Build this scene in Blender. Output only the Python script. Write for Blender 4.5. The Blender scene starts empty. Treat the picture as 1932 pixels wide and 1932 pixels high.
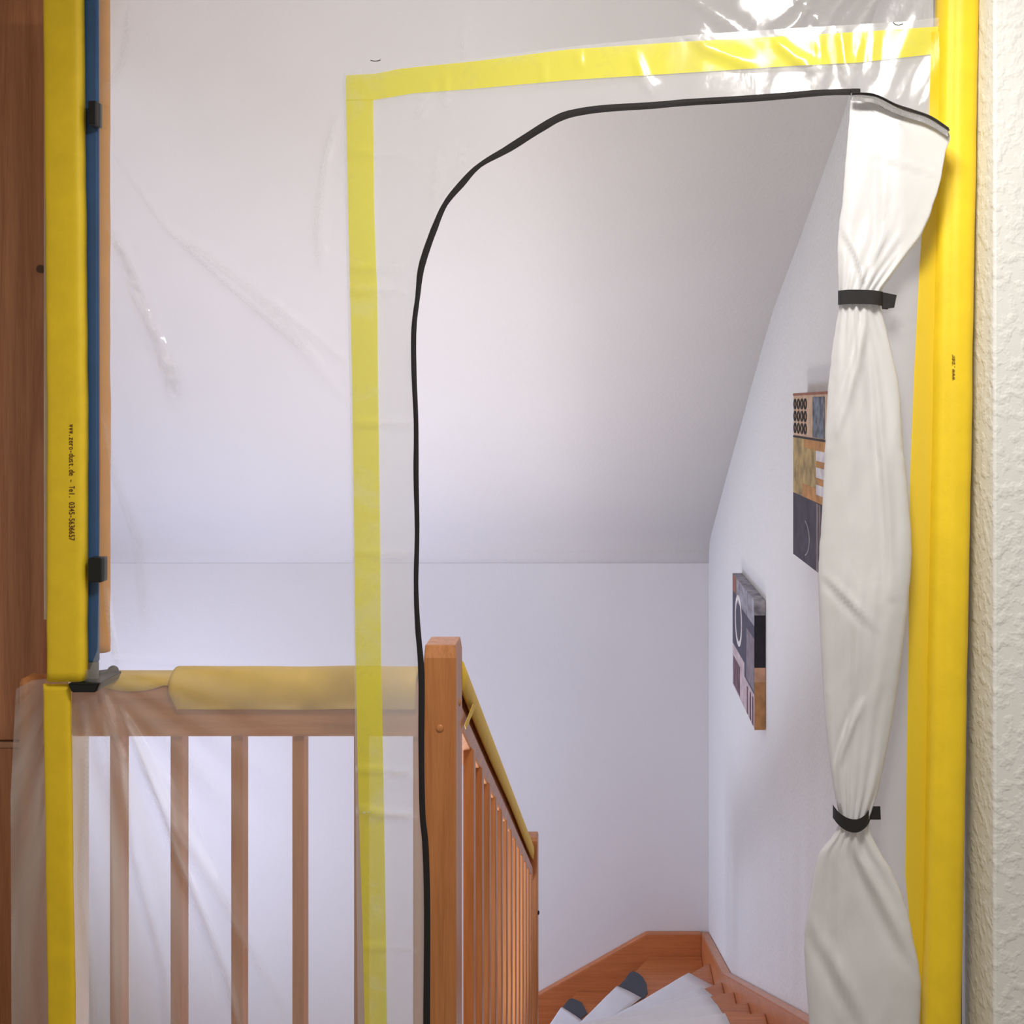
import bpy, bmesh, math, random
from mathutils import Vector, Matrix, noise
from mathutils.geometry import delaunay_2d_cdt
random.seed(4)
sc = bpy.context.scene
COL = sc.collection

# ------------------------------------------------------------------ camera
F = 1900.0; CX, CY = 1130.0, 765.0; EYE = 1.46
cam_d = bpy.data.cameras.new('camera'); cam = bpy.data.objects.new('camera', cam_d); COL.objects.link(cam)
cam.location = (0, 0, EYE); cam.rotation_euler = (math.pi/2, 0, 0)
cam_d.sensor_width = 36; cam_d.lens = 36*F/1932
cam_d.shift_x = (966-CX)/1932; cam_d.shift_y = -(966-CY)/1932
cam_d.clip_start = 0.05
sc.camera = cam
# ------------------------------------------------------------------ world, lights, exposure
w = bpy.data.worlds.new('world'); sc.world = w; w.use_nodes = True
w.node_tree.nodes['Background'].inputs[0].default_value = (0.8, 0.88, 1.0, 1)
w.node_tree.nodes['Background'].inputs[1].default_value = 1.0
vs = sc.view_settings
vs.view_transform = 'Standard'; vs.look = 'None'; vs.gamma = 1; vs.use_curve_mapping = False
vs.exposure = 0.17
sc.cycles.max_bounces = 8; sc.cycles.diffuse_bounces = 4; sc.cycles.transparent_max_bounces = 12
def area(name, loc, target, sx, sy, power, col):
    d = bpy.data.lights.new(name, 'AREA'); d.shape = 'RECTANGLE'; d.size = sx; d.size_y = sy
    d.energy = power; d.color = col
    o = bpy.data.objects.new(name, d); COL.objects.link(o); o.location = loc
    o.rotation_euler = (Vector(target)-Vector(loc)).to_track_quat('-Z', 'Y').to_euler()
    return o
area('ceiling_lamp_light', (0.10, 0.78, 2.43), (0.10, 1.0, 0), 0.40, 0.40, 24.5, (1.0, 0.96, 0.90))
area('room_fill_light', (-0.55, -2.4, 1.35), (-0.2, 2.0, 1.5), 2.0, 1.7, 8, (1.0, 0.96, 0.91))  # added soft fill from behind the camera; the rear wall has no window
area('stair_window_light', (-2.75, 4.1, -0.80), (0.5, 5.0, 0.3), 1.2, 1.1, 38, (0.66, 0.70, 1.0))
area('stair_fill_light', (-0.95, 2.8, -1.7), (0.1, 2.3, 2.0), 0.9, 0.9, 36, (1.0, 0.955, 0.94)).data.spread = math.radians(125)  # added fill below the frame, aimed up to brighten the sloped ceiling

# ------------------------------------------------------------------ helpers
def W(px, py, D):
    return Vector(((px-CX)*D/F, D, EYE-(py-CY)*D/F))
def FD(px):                       # the plane in which the dust sheet hangs
    return 1.0/(0.4992+6.67e-5*px)
PL_N = None
def tag(o, label=None, cat=None, group=None, kind=None):
    if label: o['label'] = label
    if cat: o['category'] = cat
    if group: o['group'] = group
    if kind: o['kind'] = kind
    return o
def thing(name, loc, label, cat, group=None):
    o = bpy.data.objects.new(name, None); o.empty_display_size = 0.05
    COL.objects.link(o); o.location = loc
    return tag(o, label, cat, group)
ROOTLOC = {}
def link(name, me, mat, parent=None, smooth=False):
    o = bpy.data.objects.new(name, me); COL.objects.link(o)
    mats = mat if isinstance(mat, (list, tuple)) else [mat]
    for m in mats: me.materials.append(m)
    if smooth:
        for p in me.polygons: p.use_smooth = True
    if parent is not None:
        o.parent = parent
        L = Vector((0, 0, 0)); q = parent
        if q.parent is None: L = Vector(q.location) if q.type == 'EMPTY' else Vector((0, 0, 0))
        o.matrix_parent_inverse = Matrix.Translation(-L)
    return o
def mesh_bm(bm, name='m'):
    me = bpy.data.meshes.new(name); bm.to_mesh(me); bm.free(); return me
def box(bm, x0, x1, y0, y1, z0, z1, bev=0.0, mi=0):
    r = bmesh.ops.create_cube(bm, size=1)
    vsx = r['verts']
    bmesh.ops.scale(bm, vec=(abs(x1-x0), abs(y1-y0), abs(z1-z0)), verts=vsx)
    bmesh.ops.translate(bm, vec=((x0+x1)/2, (y0+y1)/2, (z0+z1)/2), verts=vsx)
    fs = set(f for v in vsx for f in v.link_faces)
    for f in fs: f.material_index = mi
    if bev > 0:
        es = list(set(e for v in vsx for e in v.link_edges))
        bmesh.ops.bevel(bm, geom=es, offset=bev, segments=2, affect='EDGES', profile=0.5)
def prism(bm, pts, d, mi=0):
    """closed polygon of 3-D points extruded by vector d"""
    a = [bm.verts.new(p) for p in pts]; b = [bm.verts.new(Vector(p)+Vector(d)) for p in pts]
    n = len(pts); fs = []
    fs.append(bm.faces.new(a)); fs.append(bm.faces.new(b[::-1]))
    for i in range(n):
        fs.append(bm.faces.new([a[(i+1) % n], a[i], b[i], b[(i+1) % n]]))
    for f in fs: f.material_index = mi
    bmesh.ops.recalc_face_normals(bm, faces=fs)
    return fs
def loft(bm, rings, closed=True, caps=True):
    R = [[bm.verts.new(p) for p in r] for r in rings]
    n = len(R[0])
    for i in range(len(R)-1):
        for j in range(n if closed else n-1):
            k = (j+1) % n
            bm.faces.new([R[i][j], R[i][k], R[i+1][k], R[i+1][j]])
    if caps and closed:
        bm.faces.new(R[0][::-1]); bm.faces.new(R[-1])
    bmesh.ops.recalc_face_normals(bm, faces=bm.faces[:])
def tube(bm, pts, r, seg=8):
    rings = []
    for i, p in enumerate(pts):
        p = Vector(p)
        t = (Vector(pts[min(i+1, len(pts)-1)])-Vector(pts[max(i-1, 0)])).normalized()
        up = Vector((0, 1, 0)) if abs(t.y) < 0.9 else Vector((1, 0, 0))
        s = t.cross(up).normalized(); u = s.cross(t)
        rings.append([p+s*math.cos(a)*r+u*math.sin(a)*r for a in [2*math.pi*j/seg for j in range(seg)]])
    loft(bm, rings)
def interp(tab, v):
    if v <= tab[0][0]: return tab[0][1]
    for (a, x), (b, y) in zip(tab, tab[1:]):
        if v <= b: return x+(y-x)*(v-a)/(b-a)
    return tab[-1][1]
def smooth_interp(tab, v):
    """Catmull-like interpolation"""
    if v <= tab[0][0]: return tab[0][1]
    if v >= tab[-1][0]: return tab[-1][1]
    for i in range(len(tab)-1):
        if v <= tab[i+1][0]:
            a, x = tab[i]; b, y = tab[i+1]
            t = (v-a)/(b-a)
            m0 = ((tab[i+1][1]-tab[i-1][1])/(tab[i+1][0]-tab[i-1][0]) if i > 0 else (y-x)/(b-a))*(b-a)
            m1 = ((tab[i+2][1]-tab[i][1])/(tab[i+2][0]-tab[i][0]) if i+2 < len(tab) else (y-x)/(b-a))*(b-a)
            return (2*t**3-3*t*t+1)*x+(t**3-2*t*t+t)*m0+(-2*t**3+3*t*t)*y+(t**3-t*t)*m1
def rs_poly(pts, step):
    out = []
    for i in range(len(pts)-1):
        a = Vector(pts[i]); b = Vector(pts[i+1]); n = max(1, int((b-a).length/step))
        for k in range(n): out.append(a.lerp(b, k/n))
    out.append(Vector(pts[-1])); return out
def catmull(pts, sub=6):
    P = [Vector(p) for p in pts]; out = []
    for i in range(len(P)-1):
        p0 = P[max(i-1, 0)]; p1 = P[i]; p2 = P[i+1]; p3 = P[min(i+2, len(P)-1)]
        for k in range(sub):
            t = k/sub
            out.append(0.5*((2*p1)+(p2-p0)*t+(2*p0-5*p1+4*p2-p3)*t*t+(3*p1-p0-3*p2+p3)*t**3))
    out.append(P[-1]); return out

# ------------------------------------------------------------------ materials
def new_mat(name):
    m = bpy.data.materials.new(name); m.use_nodes = True
    nt = m.node_tree; bs = nt.nodes['Principled BSDF']; return m, nt, bs
def coords(nt, scale=(1, 1, 1)):
    g = nt.nodes.new('ShaderNodeNewGeometry'); mp = nt.nodes.new('ShaderNodeMapping')
    mp.inputs['Scale'].default_value = scale
    nt.links.new(g.outputs['Position'], mp.inputs['Vector']); return mp.outputs[0]
def noise_n(nt, vec, scale, detail=4, rough=0.5, dist=0.0):
    n = nt.nodes.new('ShaderNodeTexNoise'); n.inputs['Scale'].default_value = scale
    n.inputs['Detail'].default_value = detail; n.inputs['Roughness'].default_value = rough
    n.inputs['Distortion'].default_value = dist
    nt.links.new(vec, n.inputs['Vector']); return n.outputs[0]
def ramp(nt, fac, stops):
    r = nt.nodes.new('ShaderNodeValToRGB'); el = r.color_ramp.elements
    while len(el) < len(stops): el.new(0.5)
    for e, (p, c) in zip(el, stops): e.position = p; e.color = (*c, 1)
    nt.links.new(fac, r.inputs[0]); return r.outputs[0]
def bump(nt, h, strength, dist, normal=None):
    b = nt.nodes.new('ShaderNodeBump'); b.inputs['Strength'].default_value = strength
    b.inputs['Distance'].default_value = dist; nt.links.new(h, b.inputs['Height'])
    if normal: nt.links.new(normal, b.inputs['Normal'])
    return b.outputs[0]
def plain(name, col, rough=0.6, var=0.06, scale=30, bs_=0.0, metal=0.0, spec=0.5):
    m, nt, b = new_mat(name); v = coords(nt)
    n = noise_n(nt, v, scale)
    c0 = tuple(max(0, c*(1-var)) for c in col); c1 = tuple(min(1, c*(1+var)) for c in col)
    nt.links.new(ramp(nt, n, [(0.3, c0), (0.7, c1)]), b.inputs['Base Color'])
    b.inputs['Roughness'].default_value = rough; b.inputs['Metallic'].default_value = metal
    b.inputs['Specular IOR Level'].default_value = spec
    if bs_: nt.links.new(bump(nt, noise_n(nt, v, scale*8, 3), bs_, 0.001), b.inputs['Normal'])
    return m
def plaster(name, col, fine=260, coarse=70, st=0.5, dist=0.0012):
    m, nt, b = new_mat(name); v = coords(nt)
    n = noise_n(nt, v, 3.0)
    nt.links.new(ramp(nt, n, [(0.3, tuple(c*0.985 for c in col)), (0.7, col)]), b.inputs['Base Color'])
    b.inputs['Roughness'].default_value = 0.85; b.inputs['Specular IOR Level'].default_value = 0.2
    b1 = bump(nt, noise_n(nt, v, fine, 3, 0.6), st*0.5, dist*0.5)
    vo = nt.nodes.new('ShaderNodeTexNoise'); vo.inputs['Scale'].default_value = coarse; vo.inputs['Detail'].default_value = 2
    nt.links.new(v, vo.inputs['Vector'])
    rr = ramp(nt, vo.outputs[0], [(0.45, (0, 0, 0)), (0.68, (1, 1, 1))])
    nt.links.new(bump(nt, rr, st, dist, b1), b.inputs['Normal'])
    return m
def wood(name, dark, light, axis='z', rough=0.38, gscale=1.0, coat=0.15):
    m, nt, b = new_mat(name)
    s = {'x': (1.2, 26, 26), 'y': (26, 1.2, 26), 'z': (26, 26, 1.2)}[axis]
    v = coords(nt, tuple(q*gscale for q in s))
    n1 = noise_n(nt, v, 1.6, 6, 0.62, 0.6)
    v2 = coords(nt, tuple(q*gscale*4 for q in s))
    n2 = noise_n(nt, v2, 2.5, 3, 0.6)
    mx = nt.nodes.new('ShaderNodeMath'); mx.operation = 'MULTIPLY_ADD'; mx.inputs[1].default_value = 0.3; 
    nt.links.new(n2, mx.inputs[0]); 
    m2 = nt.nodes.new('ShaderNodeMath'); m2.operation = 'MULTIPLY'; m2.inputs[1].default_value = 0.75
    nt.links.new(n1, m2.inputs[0]); nt.links.new(m2.outputs[0], mx.inputs[2])
    nt.links.new(ramp(nt, mx.outputs[0], [(0.36, dark), (0.66, light)]), b.inputs['Base Color'])
    b.inputs['Roughness'].default_value = rough
    b.inputs['Coat Weight'].default_value = coat; b.inputs['Coat Roughness'].default_value = 0.2
    nt.links.new(bump(nt, mx.outputs[0], 0.12, 0.0006), b.inputs['Normal'])
    return m
def sheet_mat(name, col, opac, trans=0.45, gloss=0.6, rough=0.14, bstr=0.25, bscale=9.0, fine=45.0, patch=None, fold_sheen=0.0):
    m = bpy.data.materials.new(name); m.use_nodes = True; nt = m.node_tree
    for n in list(nt.nodes): nt.nodes.remove(n)
    out = nt.nodes.new('ShaderNodeOutputMaterial'); v = coords(nt)
    vv = coords(nt, (1, 1, 0.55))
    nb = noise_n(nt, vv, bscale, 4, 0.55, 1.2); nf = noise_n(nt, v, fine, 3, 0.6, 0.4)
    nrm = bump(nt, nf, bstr*0.5, 0.0016, bump(nt, nb, bstr, 0.012))
    di = nt.nodes.new('ShaderNodeBsdfDiffuse'); tl = nt.nodes.new('ShaderNodeBsdfTranslucent')
    tp = nt.nodes.new('ShaderNodeBsdfTransparent'); gl = nt.nodes.new('ShaderNodeBsdfGlossy')
    for n in (di, tl): n.inputs['Color'].default_value = (*col, 1)
    gl.inputs['Roughness'].default_value = rough
    for n in (di, gl): nt.links.new(nrm, n.inputs['Normal'])
    m1 = nt.nodes.new('ShaderNodeMixShader'); m1.inputs[0].default_value = trans
    nt.links.new(di.outputs[0], m1.inputs[1]); nt.links.new(tl.outputs[0], m1.inputs[2])
    m2 = nt.nodes.new('ShaderNodeMixShader'); m2.inputs[0].default_value = opac
    if patch:                      # print that has come off in patches
        pn = noise_n(nt, coords(nt, patch), 1.0, 4, 0.6, 0.5)
        rp = ramp(nt, pn, [(0.36, (opac*0.86,)*3), (0.50, (opac,)*3)])
        nt.links.new(rp, m2.inputs[0])
    if fold_sheen:                       # creases: doubled plastic, plus their bright streaks put into the opacity
        at = nt.nodes.new('ShaderNodeAttribute'); at.attribute_name = 'fold_sheen'
        ad = nt.nodes.new('ShaderNodeMath'); ad.operation = 'MULTIPLY_ADD'; ad.inputs[1].default_value = fold_sheen; ad.inputs[2].default_value = opac
        ad.use_clamp = True
        nt.links.new(at.outputs['Fac'], ad.inputs[0]); nt.links.new(ad.outputs[0], m2.inputs[0])
    nt.links.new(tp.outputs[0], m2.inputs[1]); nt.links.new(m1.outputs[0], m2.inputs[2])
    fr = nt.nodes.new('ShaderNodeLayerWeight'); fr.inputs['Blend'].default_value = 0.5
    pw = nt.nodes.new('ShaderNodeMath'); pw.operation = 'POWER'; pw.inputs[1].default_value = 5; nt.links.new(fr.outputs['Facing'], pw.inputs[0])
    ml = nt.nodes.new('ShaderNodeMath'); ml.operation = 'MULTIPLY_ADD'; ml.inputs[1].default_value = 0.9*gloss; ml.inputs[2].default_value = 0.07*gloss; nt.links.new(pw.outputs[0], ml.inputs[0])
    m3 = nt.nodes.new('ShaderNodeMixShader'); nt.links.new(ml.outputs[0], m3.inputs[0])
    nt.links.new(m2.outputs[0], m3.inputs[1]); nt.links.new(gl.outputs[0], m3.inputs[2])
    nt.links.new(m3.outputs[0], out.inputs['Surface'])
    return m

M_wall = plaster('white_plaster', (0.80, 0.79, 0.79), st=0.25)
M_wallr = plaster('rough_white_plaster', (0.80, 0.80, 0.765), fine=300, coarse=58, st=0.55, dist=0.0018)
M_ceil = plaster('ceiling_plaster', (0.80, 0.78, 0.77), st=0.2)
M_woodz = wood('beech_upright', (0.42, 0.150, 0.042), (0.60, 0.245, 0.082), 'z')
M_woodx = wood('beech_along_landing', (0.42, 0.150, 0.042), (0.60, 0.245, 0.082), 'x')
M_woody = wood('beech_down_the_stairs', (0.42, 0.150, 0.042), (0.60, 0.245, 0.082), 'y')
M_tread = wood('beech_tread', (0.42, 0.135, 0.045), (0.58, 0.205, 0.07), 'x', rough=0.3)
M_string = wood('beech_stringer', (0.46, 0.15, 0.05), (0.60, 0.215, 0.075), 'y', rough=0.35)
M_door = wood('brown_veneer', (0.36, 0.130, 0.048), (0.56, 0.245, 0.105), 'z', rough=0.28, coat=0.35)
M_floor = plain('pale_floor', (0.32, 0.27, 0.22), 0.6, 0.04, 6)
M_foam = plain('yellow_foam', (0.90, 0.63, 0.018), 0.55, 0.05, 25, 0.25)
M_foam2 = plain('pale_yellow_foam', (0.86, 0.56, 0.05), 0.6, 0.05, 25, 0.25)
M_foamin = plain('foam_cut_edge', (0.85, 0.70, 0.30), 0.8, 0.05, 60)
M_blue = plain('blue_pole_paint', (0.035, 0.10, 0.24), 0.35, 0.1, 12)
M_grey = plain('dull_grey_metal', (0.20, 0.20, 0.19), 0.4, 0.15, 20, metal=0.3)
M_black = plain('black_rubber', (0.006, 0.007, 0.006), 0.45, 0.1, 40)
M_zip = plain('black_zip_tape', (0.012, 0.009, 0.010), 0.75, 0.2, 400, 0.5)
M_strap = plain('black_hook_tape', (0.012, 0.010, 0.011), 0.6, 0.3, 500, 0.6)
M_teeth = plain('grey_zip_teeth', (0.35, 0.34, 0.34), 0.35, 0.3, 900, 0.6, metal=0.4)
M_ink = plain('brown_ink', (0.10, 0.035, 0.008), 0.7, 0.2, 300)
M_paper = plain('white_cover_paper', (0.76, 0.77, 0.80), 0.8, 0.02, 25, 0.3)
M_mat = plain('grey_stair_mat', (0.085, 0.095, 0.115), 0.95, 0.25, 300, 0.8)
M_film = sheet_mat('clear_dust_film', (0.86, 0.855, 0.83), 0.21, 0.42, 1.0, 0.13, 0.22, 7.0, 40, fold_sheen=0.36)
M_panel = sheet_mat('milky_door_film', (0.90, 0.90, 0.90), 0.34, 0.42, 0.65, 0.16, 0.15, 6.0, 40, fold_sheen=0.5)
M_flap = sheet_mat('white_flap_film', (0.86, 0.86, 0.86), 0.93, 0.30, 0.30, 0.26, 0.18, 12.0, 60)
M_tape = sheet_mat('lemon_tape', (0.93, 0.86, 0.07), 0.84, 0.30, 0.5, 0.2, 0.12, 8.0, 40, patch=(9, 9, 14))
M_tape2 = sheet_mat('deep_yellow_tape', (0.92, 0.66, 0.02), 0.95, 0.25, 0.5, 0.25, 0.15, 8.0, 40)

# ------------------------------------------------------------------ the setting
def struct(name, build, mat, smooth=False):
    bm = bmesh.new(); build(bm); return tag(link(name, mesh_bm(bm, name), mat, None, smooth), kind='structure')
LOW = -2.85
prof = [(5.50, -0.86), (5.495, -0.80), (5.47, -0.752), (5.42, -0.712), (5.34, -0.664), (5.2, -0.588), (4.6, -0.262), (4.0, 0.055), (3.65, 0.24), (3.45, 0.335), (3.25, 0.41), (3.0, 0.50), (2.5, 0.70), (2.1, 0.90), (1.7, 1.02), (1.3, 1.06), (-2.5, 1.06)]
def f_ceiling(bm):
    pts = [(-3.1, d, EYE+h) for d, h in prof] + [(-3.1, -2.5, 2.75), (-3.1, 5.6, 2.75), (-3.1, 5.6, EYE-0.86)]
    prism(bm, pts, (4.9, 0, 0))
ce = struct('ceiling', f_ceiling, M_ceil)
for p in ce.data.polygons: p.use_smooth = abs(p.normal.x) < 0.5 and p.area < 8
struct('wall_back', lambda bm: box(bm, -3.1, 0.6, 5.5, 5.6, LOW, EYE-0.861), M_wall)
def f_wr(bm):
    box(bm, 0.6, 1.8, 1.53, 5.6, LOW, 2.73)
wr = struct('wall_right', f_wr, M_wallr)
mod = wr.modifiers.new('edge', 'BEVEL'); mod.width = 0.004; mod.segments = 2
# left-hand side of the stairwell, with the window that lights it
def f_wl(bm):
    x0, x1 = -3.2, -3.1
    y0, y1, z0, z1 = 3.75, 5.1, -1.4, -0.15
    box(bm, x0, x1, 2.3, y0, LOW, 2.73); box(bm, x0, x1, y1, 5.6, LOW, 2.73)
    box(bm, x0, x1, y0, y1, LOW, z0); box(bm, x0, x1, y0, y1, z1, 2.73)
struct('wall_left', f_wl, M_wall)
def f_win(bm):
    for a in ((3.75, 3.81), (4.40, 4.45), (5.04, 5.1)): box(bm, -3.17, -3.12, a[0], a[1], -1.4, -0.15)
    box(bm, -3.17, -3.12, 3.81, 5.04, -1.4, -1.34); box(bm, -3.17, -3.12, 3.81, 5.04, -0.21, -0.15)
struct('window_1', f_win, plain('white_frame_paint', (0.8, 0.8, 0.8), 0.4))
struct('wall_partition', lambda bm: box(bm, -3.2, -1.165, 2.2, 2.3, LOW, 2.35), M_wall)
struct('wall_rear', lambda bm: (box(bm, -3.1, 1.8, -2.6, -2.5, 0, 2.75)), M_wall)
struct('wall_near_left', lambda bm: box(bm, -2.3, -2.2, -2.5, 2.2, 0, 2.52), M_wall)
struct('wall_near_right', lambda bm: box(bm, 1.8, 1.9, -2.5, 1.53, 0, 2.52), M_wall)
struct('floor', lambda bm: (box(bm, -3.1, -0.3, -2.5, 2.12, -0.25, 0), box(bm, -0.3, 1.8, -2.5, 2.12, -0.25, 0)), M_floor)
struct('floor_below', lambda bm: box(bm, -3.1, 1.8, 2.12, 5.6, LOW-0.1, LOW), M_floor)

# wooden door leaf at the far left
def f_door(bm):
    box(bm, -2.2, -1.181, 2.155, 2.2, 0.0, EYE-(1406-CY)*2.155/F-0.006, 0.003)
    box(bm, -2.2, -1.181, 2.155, 2.2, EYE-(1406-CY)*2.155/F+0.010, 2.35, 0.003)
    box(bm, -2.19, -1.19, 2.175, 2.2, 0.0, 2.34)
d1 = struct('door_1', f_door, M_door)
bm = bmesh.new(); c = W(78, 508, 2.155)
tube(bm, [(c.x, 2.150, c.z), (c.x, 2.157, c.z)], 0.0085, 14); link('screw_cap', mesh_bm(bm), plain('dark_screw_cap', (0.10, 0.05, 0.02), 0.5), d1)
bm = bmesh.new(); box(bm, -2.2, -1.185, 2.150, 2.157, EYE-(1406-CY)*2.155/F-0.004, EYE-(1406-CY)*2.155/F+0.008, 0.001)
link('edge_strip', mesh_bm(bm), wood('pale_edge_strip', (0.45, 0.24, 0.13), (0.58, 0.34, 0.2), 'x'), d1)

# ------------------------------------------------------------------ landing railing
RY0, RY1 = 2.02, 2.075
ztop = EYE-(1294-CY)*RY0/F; zbot = EYE-(1391-CY)*RY0/F
lr = thing('landing_railing', (-0.7, 2.05, 0), 'beech landing railing with upright balusters, seen through the plastic sheet left of the zip door', 'railing')
bm = bmesh.new(); box(bm, -1.06, -0.350, RY0, RY1, zbot, ztop, 0.006)
link('handrail', mesh_bm(bm), M_woodx, lr)
bm = bmesh.new(); box(bm, -1.06, -0.350, RY0+0.005, RY1-0.005, 0.03, 0.075, 0.004)
link('bottom_rail', mesh_bm(bm), M_woodx, lr)
def baluster_mesh(wd, dp, z0, z1, zt=None):
    bm = bmesh.new(); box(bm, -wd/2, wd/2, -dp/2, dp/2, z0, z1, 0.003)
    return mesh_bm(bm, 'baluster')
bmesh_l = baluster_mesh(0.024, 0.036, 0.05, zbot+0.004)
for px in (221, 335, 449, 564, 680, 791):
    me = bmesh_l if px == 221 else bmesh_l
    o = bpy.data.objects.new('baluster', me); COL.objects.link(o)
    if not me.materials: me.materials.append(M_woodz)
    x = (px-CX)*2.04/F
    o.parent = lr; o.matrix_parent_inverse = Matrix.Translation(-Vector(lr.location)); o.location = (x, 2.05, 0)
# left post of the landing railing
bm = bmesh.new(); box(bm, -1.156, -1.074, 2.0, 2.05, 0.0, EYE-(1280-CY)*2.0/F, 0.012)
link('end_post', mesh_bm(bm), M_woodz, lr)
# corner newel
def newel(bm, x0, x1, y0, y1, z0, z1, ch=0.011, cap=0.02):
    def ring(x0, x1, y0, y1, z, c):
        return [(x0+c, y0, z), (x1-c, y0, z), (x1, y0+c, z), (x1, y1-c, z), (x1-c, y1, z), (x0+c, y1, z), (x0, y1-c, z), (x0, y0+c, z)]
    loft(bm, [ring(x0, x1, y0, y1, z0, 0.003), ring(x0, x1, y0, y1, z1-cap, 0.003), ring(x0+0.001, x1-0.003, y0+0.009, y1-0.006, z1-0.001, 0.002), ring(x0+0.003, x1-0.005, y0+0.012, y1-0.009, z1, 0.002)])
st = thing('stair_railing', (-0.31, 2.045, 0), 'beech stair railing with square newel post, running down the stairs behind the black zip', 'railing')
nx0, nx1 = (799.5-CX)*2.0/F, (859.5-CX)*2.0/F
bm = bmesh.new(); newel(bm, nx0, nx1+0.001, 2.0, 2.09, -0.25, EYE-(1219-CY)*2.0/F, cap=0.024)
nw = link('newel_post', mesh_bm(bm), M_woodz, st)
def plug(c, r, axis, par, mat, nm):
    bm = bmesh.new(); bmesh.ops.create_uvsphere(bm, u_segments=14, v_segments=8, radius=r)
    s = [1, 1, 1]; s[axis] = 0.5; bmesh.ops.scale(bm, vec=s, verts=bm.verts); bmesh.ops.translate(bm, vec=c, verts=bm.verts)
    return link(nm, mesh_bm(bm), mat, par, True)
c = W(830, 1374, 2.0); p1 = plug((c.x, 2.0, c.z), 0.0082, 1, st, M_woodz, 'wooden_plug')
plug((nx1+0.001, 2.05, EYE-(1328-CY)*2.04/F), 0.0075, 0, st, M_woodz, 'wooden_plug')
# sloping handrail
HX0, HX1 = -0.325, -0.284
def hz(D): return EYE-(0.679+(D-2.1)*0.608)          # underside
HT = 0.125
bm = bmesh.new()
a, b = 2.085, 4.40
sec = [(HX0, 0.004), (HX0+0.004, 0.0), (HX1-0.003, 0.0), (HX1, 0.004), (HX1, 0.046), (HX1-0.004, 0.051), (HX1-0.013, 0.056), (HX1-0.015, 0.062), (HX1-0.015, HT-0.008), (HX1-0.020, HT), (HX0+0.006, HT), (HX0, HT-0.008)]
loft(bm, [[(x, D, hz(D)+z) for x, z in sec] for D in (a, b)])
link('handrail', mesh_bm(bm), M_woody, st)
# balusters of the flight (each one reaches from the stringer to the handrail)
Ds = [2.27+0.163*i for i in range(13)]
bl = bmesh.new(); wd, dp = 0.024, 0.040
prism(bl, [(-wd/2, -dp/2, -0.79), (-wd/2, dp/2, -0.79-dp*0.608), (-wd/2, dp/2, 0.004-dp/2*0.608), (-wd/2, -dp/2, 0.004+dp/2*0.608)], (wd, 0, 0))
bmesh.ops.bevel(bl, geom=bl.edges[:], offset=0.0025, segments=1, affect='EDGES')
blm = mesh_bm(bl, 'baluster'); blm.materials.append(M_woodz)
for D in Ds:
    o = bpy.data.objects.new('baluster', blm); COL.objects.link(o)
    o.parent = st; o.matrix_parent_inverse = Matrix.Translation(-Vector(st.location)); o.location = (-0.292, D, hz(D))
# lower newel
bm = bmesh.new(); newel(bm, -0.345, -0.267, 4.37, 4.45, LOW, EYE-(1582-CY)*4.37/F, cap=0.012)
link('newel_post', mesh_bm(bm), M_woodz, st)
plug((-0.264, 4.40, EYE-(1722-CY)*4.4/F), 0.009, 0, st, M_black, 'bolt')

# ------------------------------------------------------------------ staircase
stair = thing('staircase', (0.15, 2.2, LOW), 'winding beech staircase going down and turning left past the lower newel', 'staircase')
def sprism(pts, d, mat, name, bev=0.004):
    bm = bmesh.new(); prism(bm, pts, d)
    if bev: bmesh.ops.bevel(bm, geom=bm.edges[:], offset=bev, segments=2, affect='EDGES')
    return link(name, mesh_bm(bm), mat, stair)
Z = lambda drop: EYE-drop
rt = [(2.12, 1.37), (3.0, 1.80), (4.56, 2.57), (5.495, 2.872)]
sprism([(0.555, d, Z(k)) for d, k in rt]+[(0.555, d, Z(k+0.30)) for d, k in rt[::-1]], (0.044, 0, 0), M_string, 'wall_stringer')
bt = [(0.556, 2.868), (0.255, 2.868), (-0.333, 3.2), (-1.5, 3.86)]
sprism([(x, 5.452, Z(k)) for x, k in bt]+[(x, 5.452, Z(k+0.30)) for x, k in bt[::-1]], (0, 0.046, 0), wood('beech_back_stringer', (0.46, 0.15, 0.05), (0.60, 0.215, 0.075), 'x', rough=0.35), 'wall_stringer')
it = [(2.12, 1.36), (4.37, 2.80)]
sprism([(-0.318, d, Z(k)) for d, k in it]+[(-0.318, d, Z(k+0.32)) for d, k in it[::-1]], (0.05, 0, 0), M_string, 'inner_stringer')
# nosing lines: inner point, outer point, drop of the tread top below the eye
XI, XO = -0.262, 0.554
nos = {}
inn = {0: 2.13, 1: 2.55, 2: 2.90, 3: 3.23, 4: 3.55, 5: 3.85, 6: 4.03, 7: 4.27}
out = {0: 2.13, 1: 2.60, 2: 2.98, 3: 3.37, 4: 3.75, 5: 4.145, 6: 4.545, 7: 5.045}
for k in range(8): nos[k] = (Vector((XI, inn[k])), Vector((XO, out[k])))
nos[8] = (Vector((-0.262, 4.50)), Vector((0.275, 5.45)))
nos[9] = (Vector((-0.300, 5.02)), Vector((-0.12, 5.45)))
nos[10] = (Vector((-0.56, 4.60)), Vector((-0.45, 5.45)))
L = lambda k: 1.46+0.19*k
def poly2(pts, drop, th, mat, name, parent, bev=0.003):
    bm = bmesh.new(); prism(bm, [(p[0], p[1], Z(drop)) for p in pts], (0, 0, -th))
    if bev: bmesh.ops.bevel(bm, geom=bm.edges[:], offset=bev, segments=2, affect='EDGES')
    return link(name, mesh_bm(bm), mat, parent)
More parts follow.
